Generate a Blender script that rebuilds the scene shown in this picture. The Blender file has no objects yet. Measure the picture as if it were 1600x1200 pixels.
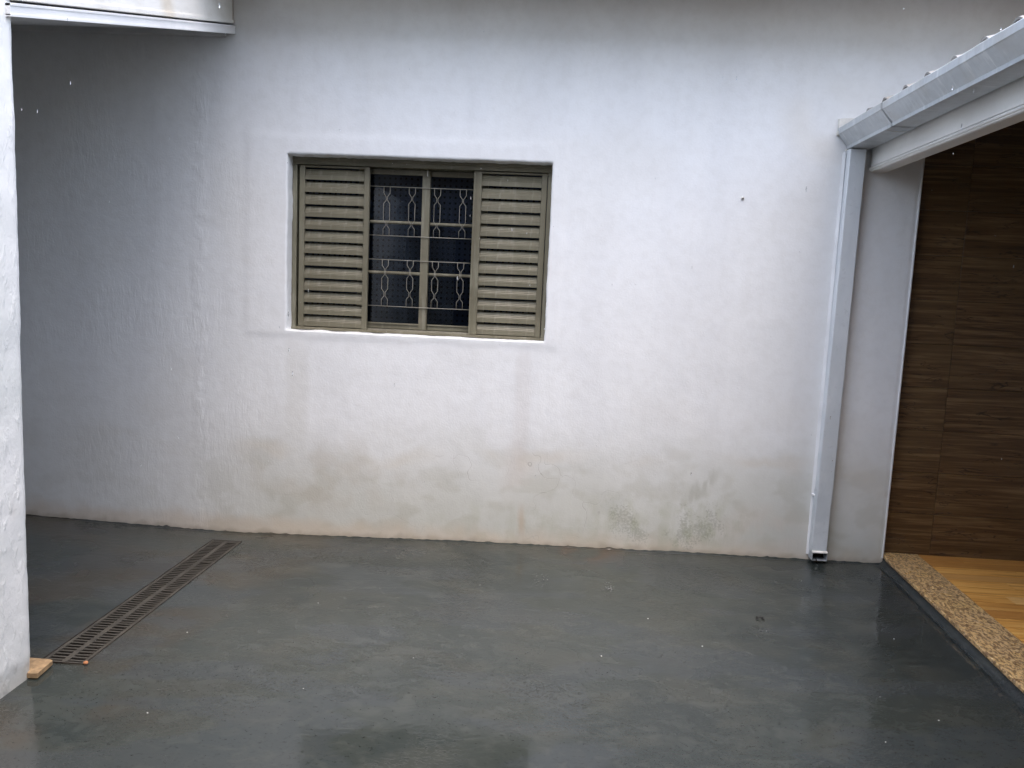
import bpy, bmesh, math, random
from mathutils import Vector, Matrix, noise as mn
random.seed(7)
scene = bpy.context.scene
COL = scene.collection

# ------------------------------------------------------------------ camera
CX = (0.997109137972014, 0.06159928744887113, 0.04448476996117254)      # right
CU = (-0.051319661942729425, 0.11423416470961742, 0.9921274353182559)   # up
CB = (0.056032662535266516, -0.9915422751445786, 0.11706518410834878)   # back
cam_data = bpy.data.cameras.new('camera')
cam = bpy.data.objects.new('camera', cam_data)
COL.objects.link(cam)
m = Matrix(((CX[0], CU[0], CB[0], 0), (CX[1], CU[1], CB[1], 0), (CX[2], CU[2], CB[2], 0), (0, 0, 0, 1)))
m.translation = Vector((0, -4.34512, 1.45))
cam.matrix_world = m
cam_data.sensor_width = 36
cam_data.lens = 27
cam_data.clip_start = 0.05
cam_data.clip_end = 800
scene.camera = cam

# ------------------------------------------------------------------ world, sun, exposure
SUN_EL, SUN_AZ = math.radians(74), math.radians(160)   # azimuth from +Y clockwise
world = bpy.data.worlds.new('World')
scene.world = world
world.use_nodes = True
wn = world.node_tree
wn.nodes.clear()
sky = wn.nodes.new('ShaderNodeTexSky')
sky.sky_type = 'NISHITA'
sky.sun_disc = False
sky.sun_elevation = SUN_EL
sky.sun_rotation = SUN_AZ
sky.air_density = 1.0
sky.dust_density = 4.0
sky.ozone_density = 1.0
bg = wn.nodes.new('ShaderNodeBackground')
bg.inputs['Strength'].default_value = 0.15
wo = wn.nodes.new('ShaderNodeOutputWorld')
wn.links.new(sky.outputs[0], bg.inputs[0])
wn.links.new(bg.outputs[0], wo.inputs[0])
sd = bpy.data.lights.new('sun', 'SUN')
sd.energy = 1.0
sd.angle = math.radians(170)
sd.color = (1.0, 0.97, 0.92)
sun = bpy.data.objects.new('sun', sd)
COL.objects.link(sun)
dv = Vector((math.sin(SUN_AZ) * math.cos(SUN_EL), math.cos(SUN_AZ) * math.cos(SUN_EL), math.sin(SUN_EL)))
sun.rotation_euler = dv.to_track_quat('Z', 'Y').to_euler()
sun.location = (0, -3, 8)
vs = scene.view_settings
vs.view_transform = 'Standard'
vs.look = 'None'
vs.gamma = 1
vs.use_curve_mapping = False
vs.exposure = 1.82
scene.cycles.use_adaptive_sampling = True
scene.cycles.adaptive_threshold = 0.02
scene.cycles.max_bounces = 6
scene.cycles.diffuse_bounces = 4
scene.cycles.glossy_bounces = 3
scene.cycles.transmission_bounces = 4
scene.cycles.caustics_reflective = False
scene.cycles.caustics_refractive = False

# ------------------------------------------------------------------ node helpers
class S:
    def __init__(s, g, k): s.g, s.k = g, k
    def _m(s, op, o, rev=False):
        a, b = (o, s) if rev else (s, o)
        return s.g.math(op, a, b)
    def __add__(s, o): return s._m('ADD', o)
    def __radd__(s, o): return s._m('ADD', o)
    def __sub__(s, o): return s._m('SUBTRACT', o)
    def __rsub__(s, o): return s._m('SUBTRACT', o, True)
    def __mul__(s, o): return s._m('MULTIPLY', o)
    def __rmul__(s, o): return s._m('MULTIPLY', o)
    def __truediv__(s, o): return s._m('DIVIDE', o)

class G:
    def __init__(g, name):
        g.mat = bpy.data.materials.new(name)
        g.mat.use_nodes = True
        g.t = g.mat.node_tree
        g.t.nodes.clear()
        g.out = g.t.nodes.new('ShaderNodeOutputMaterial')
        g.bsdf = g.t.nodes.new('ShaderNodeBsdfPrincipled')
        g.t.links.new(g.bsdf.outputs[0], g.out.inputs[0])
        tc = g.t.nodes.new('ShaderNodeTexCoord')
        g.P = S(g, tc.outputs['Object'])
        sp = g.t.nodes.new('ShaderNodeSeparateXYZ')
        g.t.links.new(tc.outputs['Object'], sp.inputs[0])
        g.x, g.y, g.z = (S(g, sp.outputs[i]) for i in range(3))
    def put(g, inp, v):
        if isinstance(v, S): g.t.links.new(v.k, inp)
        elif isinstance(v, tuple) and inp.type == 'RGBA' and len(v) == 3: inp.default_value = (*v, 1)
        else: inp.default_value = v
    def math(g, op, a, b=None, clamp=False):
        n = g.t.nodes.new('ShaderNodeMath'); n.operation = op; n.use_clamp = clamp
        g.put(n.inputs[0], a)
        if b is not None: g.put(n.inputs[1], b)
        return S(g, n.outputs[0])
    def mx(g, a, b): return g.math('MAXIMUM', a, b)
    def mnm(g, a, b): return g.math('MINIMUM', a, b)
    def ab(g, a): return g.math('ABSOLUTE', a)
    def sm(g, v, a, b, c=0.0, d=1.0):
        n = g.t.nodes.new('ShaderNodeMapRange'); n.interpolation_type = 'SMOOTHSTEP'
        g.put(n.inputs[0], v)
        if a < b: vals = (a, b, c, d)
        else: vals = (b, a, d, c)
        for i, q in enumerate(vals): n.inputs[i + 1].default_value = q
        return S(g, n.outputs[0])
    def mp(g, scale=(1, 1, 1), loc=(0, 0, 0), rot=(0, 0, 0), v=None):
        n = g.t.nodes.new('ShaderNodeMapping')
        g.put(n.inputs[0], v or g.P)
        n.inputs['Scale'].default_value = scale
        n.inputs['Location'].default_value = loc
        n.inputs['Rotation'].default_value = rot
        return S(g, n.outputs[0])
    def noise(g, scale, detail=3, rough=0.5, dist=0.0, v=None):
        n = g.t.nodes.new('ShaderNodeTexNoise')
        g.put(n.inputs['Vector'], v or g.P)
        n.inputs['Scale'].default_value = scale
        n.inputs['Detail'].default_value = detail
        n.inputs['Roughness'].default_value = rough
        n.inputs['Distortion'].default_value = dist
        return S(g, n.outputs['Fac'])
    def noisec(g, scale, detail=3, v=None):
        n = g.t.nodes.new('ShaderNodeTexNoise')
        g.put(n.inputs['Vector'], v or g.P)
        n.inputs['Scale'].default_value = scale
        n.inputs['Detail'].default_value = detail
        return S(g, n.outputs['Color'])
    def voro(g, scale, feature='F1', v=None, out='Distance', rnd=1.0):
        n = g.t.nodes.new('ShaderNodeTexVoronoi'); n.feature = feature
        g.put(n.inputs['Vector'], v or g.P)
        n.inputs['Scale'].default_value = scale
        n.inputs['Randomness'].default_value = rnd
        return S(g, n.outputs[out])
    def vadd(g, a, b, s):
        n = g.t.nodes.new('ShaderNodeVectorMath'); n.operation = 'MULTIPLY_ADD'
        g.put(n.inputs[0], b); n.inputs[1].default_value = (s, s, s); g.put(n.inputs[2], a)
        return S(g, n.outputs[0])
    def mix(g, f, a, b, mode='MIX'):
        n = g.t.nodes.new('ShaderNodeMix'); n.data_type = 'RGBA'; n.blend_type = mode
        g.put(n.inputs[0], f); g.put(n.inputs[6], a); g.put(n.inputs[7], b)
        return S(g, n.outputs[2])
    def ramp(g, f, stops):
        n = g.t.nodes.new('ShaderNodeValToRGB')
        g.put(n.inputs[0], f)
        e = n.color_ramp.elements
        while len(e) < len(stops): e.new(0.5)
        for i, (p, c) in enumerate(stops):
            e[i].position = p; e[i].color = (*c, 1)
        return S(g, n.outputs[0])
    def blob(g, cx, cz, rx, rz, ax='xz', ang=0.0):
        a = getattr(g, ax[0]) - cx; b = getattr(g, ax[1]) - cz
        if ang:
            c, s = math.cos(ang), math.sin(ang)
            a, b = a * c + b * s, b * c - a * s
        a = a / rx; b = b / rz
        return g.sm(a * a + b * b, 1.0, 0.0)
    def attr(g, name, out='Fac'):
        n = g.t.nodes.new('ShaderNodeAttribute'); n.attribute_name = name
        return S(g, n.outputs[out])
    def rnd(g):
        n = g.t.nodes.new('ShaderNodeObjectInfo')
        return S(g, n.outputs['Random'])
    def bump(g, h, strength=1.0):
        n = g.t.nodes.new('ShaderNodeBump')
        n.inputs['Distance'].default_value = 1.0
        n.inputs['Strength'].default_value = strength
        g.put(n.inputs['Height'], h)
        g.t.links.new(n.outputs[0], g.bsdf.inputs['Normal'])
    def set(g, **k):
        for a, v in k.items():
            g.put(g.bsdf.inputs[{'color': 'Base Color', 'rough': 'Roughness', 'metal': 'Metallic', 'spec': 'Specular IOR Level', 'ior': 'IOR', 'trans': 'Transmission Weight', 'coat': 'Coat Weight'}[a]], v)
        return g.mat

# ------------------------------------------------------------------ materials
def mat_wall():
    g = G('white_plaster')
    fine = g.noise(16, 4, 0.62)
    grain = g.noise(90, 2, 0.6)
    c = g.mix(g.sm(fine, 0.40, 0.68) * 0.10, g.attr('stain', 'Color'), (0.50, 0.48, 0.44))
    al = g.attr('algae')
    film = al * g.sm(g.noise(9, 3, 0.65, v=g.mp((1.4, 1, 0.7))), 0.42, 0.62)
    c = g.mix(film * 0.45, c, (0.40, 0.41, 0.30))
    sp2 = g.noise(78, 3, 0.75)
    spk = g.sm(al * 0.30 + sp2 * 0.8 + fine * 0.3, 0.81, 0.93) * g.sm(al, 0.04, 0.25)
    c = g.mix(spk * 0.32, c, (0.17, 0.175, 0.12))
    ck = g.sm(g.voro(3.0, 'DISTANCE_TO_EDGE', v=g.vadd(g.P, g.noisec(4, 2), 0.4)), 0.006, 0.0) * g.attr('crack')
    c = g.mix(ck * 0.45, c, (0.28, 0.26, 0.23))
    rel = g.attr('relief')
    t1 = g.noise(1.0, 4, 0.62, 0.6, v=g.mp((38, 1, 9), rot=(0, 0.75, 0)))
    h = t1 * 0.0040 * rel + grain * 0.0009 + fine * 0.0018 - ck * 0.001
    g.bump(h, 0.75)
    return g.set(color=c, rough=0.7, spec=0.3)

def mat_side_wall():
    g = G('weathered_white_plaster')
    cl = g.noise(2.2, 4, 0.62)
    c = g.mix(g.sm(cl, 0.4, 0.7), (0.85, 0.855, 0.845), (0.74, 0.76, 0.745))
    c = g.mix(g.sm(g.noise(6, 5, 0.7, v=g.mp((1, 1, 0.5))), 0.55, 0.74) * 0.45, c, (0.52, 0.53, 0.50))
    c = g.mix(g.sm(g.noise(5, 3, 0.6, v=g.mp((1, 1, 0.4), (4, 1, 2))), 0.56, 0.72) * g.sm(g.z, 1.2, 0.3) * 0.4, c, (0.53, 0.47, 0.40))
    c = g.mix(g.sm(g.z + (g.noise(20, 3) - 0.5) * 0.1, 0.06, -0.02) * 0.6, c, (0.40, 0.38, 0.33))
    h = g.noise(26, 4, 0.6) * 0.0022 + g.noise(90, 3) * 0.0007 + g.sm(g.noise(1, 4, 0.6, v=g.mp((1, 30, 11), rot=(0.7, 0, 0))), 0.5, 0.75) * 0.003
    g.bump(h, 0.8)
    return g.set(color=c, rough=0.75, spec=0.3)

def mat_parapet():
    g = G('stained_white_paint')
    cl = g.noise(6, 4, 0.6)
    c = g.mix(g.sm(cl, 0.45, 0.72) * 0.5, (0.76, 0.755, 0.73), (0.57, 0.55, 0.49))
    run = g.sm(g.ab(g.y + 0.72 + (g.noise(5, 2) - 0.5) * 0.06), 0.09, 0.0)
    c = g.mix(run * 0.35, c, (0.60, 0.48, 0.32))
    c = g.mix(g.sm(g.y, -0.02, 0.0) * 0.8, c, (0.28, 0.16, 0.08))
    g.bump(g.noise(30, 3) * 0.002)
    return g.set(color=c, rough=0.6)

def mat_plain(name, col, rough=0.5, var=0.12, scale=12, metal=0.0, spec=0.5, bump=0.0006, bscale=40):
    g = G(name)
    n = g.noise(scale, 4, 0.6)
    d = tuple(q * (1 - 2 * var) for q in col)
    l = tuple(min(1, q * (1 + var)) for q in col)
    c = g.mix(g.sm(n, 0.3, 0.7), l, d)
    if bump: g.bump(g.noise(bscale, 3) * bump)
    return g.set(color=c, rough=g.noise(scale * 1.7, 3) * 0.2 + (rough - 0.1), metal=metal, spec=spec)

def mat_floor():
    g = G('wet_painted_cement')
    gr = g.noise(58, 3, 0.68, 0.4, v=g.mp((1, 1.5, 1)))
    rip = g.noise(11, 4, 0.60, 0.8, v=g.mp((1, 1.6, 1)))
    c = g.mix(g.sm(gr, 0.55, 0.70) * 0.6, g.attr('stain', 'Color'), (0.016, 0.018, 0.017))
    c = g.mix(g.sm(rip, 0.46, 0.70) * 0.45, c, (0.058, 0.064, 0.058))
    wet = g.sm(g.attr('wet') + (rip - 0.5) * 0.70 + (gr - 0.5) * 0.25, 0.50, 0.56)
    rough = (1 - wet) * (g.attr('damp') * 0.15 + 0.11) + 0.03
    d = g.voro(5.0)
    ring = g.math('SINE', d * 75.0) * g.sm(d, 0.28, 0.05)
    h = (gr * 0.00045 + g.sm(gr, 0.48, 0.66) * g.attr('pit') * 0.0026) * (1 - wet * 0.7) + rip * (0.0016 - wet * 0.0007) + ring * wet * 0.00006
    g.bump(h, 0.9)
    return g.set(color=c, rough=rough, ior=1.45, spec=0.5)

def mat_wood_tile():
    g = G('brown_wood_tile')
    r = g.rnd()
    off = g.mp((1, 1, 1))
    o = g.t.nodes.new('ShaderNodeCombineXYZ'); g.put(o.inputs[0], r * 37.0); g.put(o.inputs[2], r * 19.0)
    v = g.vadd(g.P, S(g, o.outputs[0]), 1.0)
    a = g.noise(1.0, 5, 0.65, 0.6, v=g.mp((1.8, 1, 46), v=v))
    b = g.noise(1.0, 4, 0.6, 0.3, v=g.mp((6, 1, 150), v=v))
    k = g.noise(1.0, 3, 0.55, 0.8, v=g.mp((3.2, 1, 22), (3, 0, 5), v=v))
    c = g.ramp(a, [(0.32, (0.036, 0.017, 0.007)), (0.5, (0.100, 0.054, 0.022)), (0.68, (0.215, 0.135, 0.065))])
    c = g.mix(g.sm(b, 0.4, 0.7) * 0.4, c, (0.080, 0.042, 0.016))
    c = g.mix(g.sm(g.noise(2.2, 3, v=v), 0.45, 0.65) * 0.35, c, (0.125, 0.078, 0.034))
    crack = g.sm(g.ab(k - 0.5), 0.016, 0.0) * g.sm(g.noise(1.0, 2, v=g.mp((5, 1, 9), v=v)), 0.44, 0.56)
    c = g.mix(crack * 0.8, c, (0.016, 0.008, 0.005))
    g.bump(a * 0.0008 - crack * 0.001)
    return g.set(color=c, rough=0.42 - a * 0.14, spec=0.5)

def mat_plank():
    g = G('honey_wood_plank')
    r = g.rnd()
    o = g.t.nodes.new('ShaderNodeCombineXYZ'); g.put(o.inputs[0], r * 23.0); g.put(o.inputs[1], r * 41.0)
    v = g.vadd(g.P, S(g, o.outputs[0]), 1.0)
    a = g.noise(1.0, 5, 0.62, 0.5, v=g.mp((2.0, 42, 1), v=v))
    c = g.ramp(a, [(0.30, (0.42, 0.170, 0.034)), (0.5, (0.78, 0.385, 0.090)), (0.72, (0.88, 0.53, 0.17))])
    c = g.mix(g.sm(r, 0.25, 0.85) * 0.85, c, (0.46, 0.20, 0.050))
    c = g.mix(g.sm(g.math('FRACT', r * 7.7), 0.5, 1.0) * 0.35, c, (0.86, 0.58, 0.26))
    kn = g.sm(g.voro(1.0, v=g.mp((3.0, 9, 1), v=v)), 0.16, 0.04)
    c = g.mix(kn * 0.6, c, (0.10, 0.045, 0.015))
    g.bump(a * 0.0004)
    return g.set(color=c, rough=0.34, spec=0.5)

def mat_granite():
    g = G('speckled_beige_granite')
    wv = g.vadd(g.mp((1, 1, 1)), g.noisec(9, 2), 0.06)
    v = g.mp((95, 42, 70), rot=(0, 0, 0.75), v=wv)
    a = g.noise(1.0, 4, 0.6, 0.5, v=v)
    b = g.noise(24, 4, 0.6)
    c = g.mix(g.sm(b, 0.35, 0.65), (0.72, 0.47, 0.20), (0.60, 0.40, 0.20))
    c = g.mix(g.sm(g.noise(6, 4, 0.6), 0.5, 0.66) * 0.55, c, (0.70, 0.46, 0.17))
    c = g.mix(g.sm(a, 0.46, 0.56) * 0.88, c, (0.17, 0.092, 0.045))
    d = g.noise(1.0, 3, 0.6, v=g.mp((130, 60, 90), (3, 2, 1), rot=(0, 0, 0.75), v=wv))
    c = g.mix(g.sm(d, 0.58, 0.66) * 0.85, c, (0.07, 0.05, 0.042))
    c = g.mix(g.sm(d, 0.40, 0.33) * 0.6, c, (0.84, 0.70, 0.47))
    return g.set(color=c, rough=0.2 + g.noise(12) * 0.2, spec=0.5)

def mat_zinc():
    g = G('galvanized_zinc')
    a = g.noise(5, 4, 0.65, v=g.mp((1, 0.5, 1)))
    sp = g.voro(30, out='Color')
    bw = g.t.nodes.new('ShaderNodeRGBToBW'); g.put(bw.inputs[0], sp)
    c = g.mix(g.sm(a, 0.35, 0.65), (0.53, 0.565, 0.59), (0.43, 0.465, 0.49))
    c = g.mix(S(g, bw.outputs[0]) * 0.16, c, (0.68, 0.72, 0.75))
    c = g.mix(g.sm(g.noise(16, 4, 0.7), 0.60, 0.72) * 0.4, c, (0.36, 0.37, 0.37))
    st = g.noise(1.0, 4, 0.65, 0.3, v=g.mp((6, 46, 6)))
    c = g.mix(g.sm(st, 0.50, 0.72) * 0.45, c, (0.40, 0.415, 0.425))
    c = g.mix(g.sm(st, 0.44, 0.30) * 0.35, c, (0.78, 0.80, 0.80))
    c = g.mix(g.sm(g.noise(3.5, 3), 0.52, 0.68) * 0.35, c, (0.44, 0.43, 0.40))
    h = g.noise(7, 3, 0.5, v=g.mp((1, 2.6, 1))) * 0.004 + st * 0.0007
    g.bump(h, 0.7)
    return g.set(color=c, rough=0.38 + a * 0.16, metal=0.35)

def mat_pipe():
    g = G('pale_galvanized_pipe')
    a = g.noise(4, 4, 0.65, v=g.mp((1, 1, 0.35)))
    c = g.mix(g.sm(a, 0.38, 0.65), (0.74, 0.775, 0.805), (0.64, 0.68, 0.715))
    c = g.mix(g.sm(g.noise(30, 3, 0.7), 0.58, 0.72) * 0.3, c, (0.50, 0.52, 0.54))
    low = g.sm(g.z, 0.9, 0.4)
    c = g.mix(low * g.sm(g.noise(9, 3), 0.35, 0.65) * 0.5, c, (0.50, 0.55, 0.59))
    g.bump(g.noise(6, 3) * 0.002)
    return g.set(color=c, rough=0.42, metal=0.1)

def mat_bronze():
    g = G('bronze_painted_steel')
    wv = g.noise(1.0, 4, 0.6, v=g.mp((26, 20, 3)))
    c = g.mix(g.sm(g.noise(5, 3), 0.35, 0.7), (0.195, 0.180, 0.124), (0.150, 0.135, 0.090))
    c = g.mix(g.rnd() * 0.28, c, (0.125, 0.108, 0.072))
    c = g.mix(g.sm(g.noise(9, 4, 0.7), 0.56, 0.72) * 0.35, c, (0.26, 0.225, 0.165))
    c = g.mix(g.sm(wv, 0.52, 0.72) * 0.35, c, (0.36, 0.345, 0.28))
    return g.set(color=c, rough=0.40 + g.noise(20, 3) * 0.12, spec=0.5)

def mat_glass():
    g = G('window_glass')
    t = g.t
    tr = t.nodes.new('ShaderNodeBsdfTransparent'); tr.inputs[0].default_value = (0.72, 0.76, 0.80, 1)
    gl = t.nodes.new('ShaderNodeBsdfGlossy'); gl.inputs['Roughness'].default_value = 0.01
    fr = t.nodes.new('ShaderNodeFresnel'); fr.inputs[0].default_value = 1.42
    mixs = t.nodes.new('ShaderNodeMixShader')
    t.links.new(fr.outputs[0], mixs.inputs[0]); t.links.new(tr.outputs[0], mixs.inputs[1]); t.links.new(gl.outputs[0], mixs.inputs[2])
    t.links.new(mixs.outputs[0], g.out.inputs[0])
    t.nodes.remove(g.bsdf)
    return g.mat

def mat_curtain():
    g = G('dotted_navy_curtain')
    p = 0.033
    fx = g.ab(g.math('FRACT', g.x / p) - 0.5); fz = g.ab(g.math('FRACT', g.z / p) - 0.5)
    dot = g.sm(g.mx(fx, fz), 0.20, 0.15)
    c = g.mix(g.noise(3), (0.045, 0.058, 0.108), (0.056, 0.070, 0.088))
    c = g.mix(dot, c, (0.004, 0.004, 0.006))
    return g.set(color=c, rough=0.8)

def mat_water():
    g = G('clear_water')
    return g.set(color=(0.95, 0.97, 1.0), rough=0.02, ior=1.33, trans=1.0)

M = dict(
    wall=mat_wall(), side=mat_side_wall(), parapet=mat_parapet(), floor=mat_floor(), tile=mat_wood_tile(), plank=mat_plank(),
    granite=mat_granite(), zinc=mat_zinc(), pipe=mat_pipe(), bronze=mat_bronze(), glass=mat_glass(), curtain=mat_curtain(), water=mat_water(),
    pvc=mat_plain('white_pvc', (0.74, 0.735, 0.71), 0.42, 0.05, 3, bump=0.0002),
    trim=mat_plain('white_trim_paint', (0.78, 0.79, 0.80), 0.45, 0.05, 4, bump=0.0002),
    grille=mat_plain('pale_painted_wire', (0.30, 0.285, 0.24), 0.5, 0.1, 20, bump=0),
    iron=mat_plain('worn_grey_iron', (0.052, 0.047, 0.039), 0.75, 0.18, 14, spec=0.5, bump=0.0006, bscale=60),
    rusty=mat_plain('shade_dark_brown_pit', (0.022, 0.013, 0.008), 0.8, 0.25, 16),  # near-black brown: shade inside drain channel and pipe outlet put into the colour
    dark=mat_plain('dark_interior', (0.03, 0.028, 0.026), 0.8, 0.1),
    rooftile=mat_plain('grey_glazed_roof_tile', (0.24, 0.235, 0.225), 0.35, 0.15, 9, spec=0.5),
    gloom=mat_plain('dark_back_wall', (0.20, 0.19, 0.17), 0.8, 0.1, 3),
    darkwood=mat_plain('dark_ceiling_wood', (0.05, 0.035, 0.025), 0.6, 0.15, 6),
    mortar=mat_plain('white_mortar', (0.76, 0.74, 0.69), 0.8, 0.08, 18, bump=0.004, bscale=35),
    render=mat_plain('pale_render', (0.45, 0.44, 0.41), 0.8, 0.08, 3, bump=0.002),
    stone=mat_plain('tan_worn_stone', (0.40, 0.27, 0.15), 0.6, 0.22, 30, bump=0.002, bscale=60),
    clay=mat_plain('orange_clay', (0.42, 0.17, 0.07), 0.7, 0.15, 60),
    black=mat_plain('black_scrap', (0.012, 0.011, 0.010), 0.5, 0.1, 60),
    fleck=mat_plain('pale_grit', (0.72, 0.72, 0.70), 0.5, 0.08, 60),
    steel=mat_plain('bright_latch_metal', (0.55, 0.54, 0.50), 0.35, 0.08, 30, metal=0.6, bump=0),
    soil=mat_plain('dull_ground', (0.16, 0.13, 0.10), 0.9, 0.2, 0.8, bump=0.01, bscale=3),
    core=mat_plain('brown_porch_subfloor', (0.16, 0.08, 0.03), 0.4, 0.15, 7),
)

# ------------------------------------------------------------------ mesh helpers
def link(name, me, mat, parent=None):
    o = bpy.data.objects.new(name, me)
    COL.objects.link(o)
    if mat is not None and not me.materials: me.materials.append(mat)
    if parent is not None: o.parent = parent
    return o
def tag(o, label=None, cat=None, group=None, kind=None):
    if label: o['label'] = label
    if cat: o['category'] = cat
    if group: o['group'] = group
    if kind or cat: o['kind'] = kind or 'thing'
    return o
def empty(name, loc, label, cat, group=None):
    o = bpy.data.objects.new(name, None)
    o.location = loc; o.empty_display_size = 0.1
    COL.objects.link(o)
    return tag(o, label, cat, group)
def part(name, me, mat, parent):
    """child whose mesh is written in world coordinates"""
    o = link(name, me, mat, parent)
    o.matrix_parent_inverse = Matrix.Translation(-parent_world(parent))
    return o
def parent_world(p):
    v = Vector((0, 0, 0))
    while p is not None:
        v += p.location
        if p.parent is not None: v += p.matrix_parent_inverse.translation
        p = p.parent
    return v
def mesh(name, verts, faces, smooth=False):
    me = bpy.data.meshes.new(name)
    me.from_pydata(verts, [], faces)
    if smooth: me.polygons.foreach_set('use_smooth', [True] * len(me.polygons))
    me.update()
    return me
def box_me(name, x0, x1, y0, y1, z0, z1, bev=0.0):
    bm = bmesh.new()
    vs_ = [bm.verts.new((x, y, z)) for x in (x0, x1) for y in (y0, y1) for z in (z0, z1)]
    for f in ((0, 1, 3, 2), (4, 6, 7, 5), (0, 4, 5, 1), (2, 3, 7, 6), (0, 2, 6, 4), (1, 5, 7, 3)):
        bm.faces.new([vs_[i] for i in f])
    bmesh.ops.recalc_face_normals(bm, faces=bm.faces)
    if bev: bmesh.ops.bevel(bm, geom=bm.edges[:], offset=bev, segments=1, affect='EDGES')
    me = bpy.data.meshes.new(name); bm.to_mesh(me); bm.free()
    return me
def prism_me(name, prof, axis, a, b, closed=True, caps=True):
    """extrude a 2-D profile: axis 'y' -> profile (x,z); axis 'x' -> profile (y,z); axis 'z' -> (x,y)"""
    n = len(prof); v = []
    for t in (a, b):
        for p, q in prof:
            v.append({'y': (p, t, q), 'x': (t, p, q), 'z': (p, q, t)}[axis])
    f = [(i, (i + 1) % n, n + (i + 1) % n, n + i) for i in range(n if closed else n - 1)]
    if closed and caps: f += [tuple(range(n))[::-1], tuple(range(n, 2 * n))]
    me = mesh(name, v, f)
    bm = bmesh.new(); bm.from_mesh(me); bmesh.ops.recalc_face_normals(bm, faces=bm.faces); bm.to_mesh(me); bm.free()
    return me
def tube_me(name, pts, r, seg=6, lines=None):
    bm = bmesh.new()
    for line in (lines or [pts]):
        rings = []
        for i, p in enumerate(line):
            p = Vector(p)
            d = (Vector(line[min(i + 1, len(line) - 1)]) - Vector(line[max(i - 1, 0)])).normalized()
            u = d.orthogonal() if abs(d.y) > 0.9 else d.cross(Vector((0, 1, 0))).normalized()
            w = d.cross(u).normalized(); u = u.normalized()
            rr = r[i] if isinstance(r, (list, tuple)) else r
            rings.append([bm.verts.new(p + u * rr * math.cos(t * 2 * math.pi / seg) + w * rr * math.sin(t * 2 * math.pi / seg)) for t in range(seg)])
        for a, b in zip(rings, rings[1:]):
            for t in range(seg): bm.faces.new((a[t], a[(t + 1) % seg], b[(t + 1) % seg], b[t]))
        bm.faces.new(rings[0][::-1]); bm.faces.new(rings[-1])
    bmesh.ops.recalc_face_normals(bm, faces=bm.faces)
    for f in bm.faces: f.smooth = True
    me = bpy.data.meshes.new(name); bm.to_mesh(me); bm.free()
    return me
def drops_me(name, items, seg=8):
    """items: (x,y,z,rx,rz) small elongated blobs joined"""
    bm = bmesh.new()
    for (x, y, z, rx, rz) in items:
        mt = Matrix.Translation((x, y, z)) @ Matrix.Diagonal((rx, rx, rz, 1))
        bmesh.ops.create_uvsphere(bm, u_segments=seg, v_segments=6, radius=1, matrix=mt)
    for f in bm.faces: f.smooth = True
    me = bpy.data.meshes.new(name); bm.to_mesh(me); bm.free()
    return me
def fbm(x, y, z, o=3):
    return mn.fractal((x, y, z), 1.0, 2.0, o)
def frange(a, b, step, extra=()):
    n = max(1, round((b - a) / step))
    v = [a + (b - a) * i / n for i in range(n + 1)]
    for e in extra:
        if a < e < b:
            k = min(range(len(v)), key=lambda i: abs(v[i] - e))
            v[k] = e
    return sorted(set(v))

def fn(x, y, s, o=3, q=0.0):
    """fractal noise mapped to about 0..1"""
    return 0.5 + 0.42 * mn.fractal((x * s + q * 7.3, y * s - q * 3.1, q), 1.0, 2.0, o)
def ss(v, a, b):
    t = min(1, max(0, (v - a) / (b - a)))
    return t * t * (3 - 2 * t)
def lerp(a, b, t): return tuple(p + (q - p) * t for p, q in zip(a, b))
def ell(x, y, cx, cy, rx, ry, ang=0.0):
    a, b = x - cx, y - cy
    if ang:
        c, s_ = math.cos(ang), math.sin(ang); a, b = a * c + b * s_, b * c - a * s_
    return 1 - ss((a / rx) ** 2 + (b / ry) ** 2, 0, 1)
FL = [(-6, -0.01), (-3.14, -0.014), (-2.3, -0.034), (-1.85, -0.040), (-1.2, -0.024), (-0.5, -0.006), (0.9, 0.010), (1.9, 0.016), (7, 0.016)]
def floor_z(x, y=0):
    for (a, za), (b, zb) in zip(FL, FL[1:]):
        if a <= x <= b:
            t = (x - a) / (b - a)
            return za + (zb - za) * t
    return 0.0

# ------------------------------------------------------------------ ground and courtyard floor
DX0, DX1, DY0, DY1 = -1.925, -1.750, -1.645, -0.165     # drain opening
g0 = link('ground', mesh('ground', [(-200, -200, -0.25), (200, -200, -0.25), (200, 200, -0.25), (-200, 200, -0.25)], [(0, 1, 2, 3)]), M['soil'])
tag(g0, kind='structure')

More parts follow.
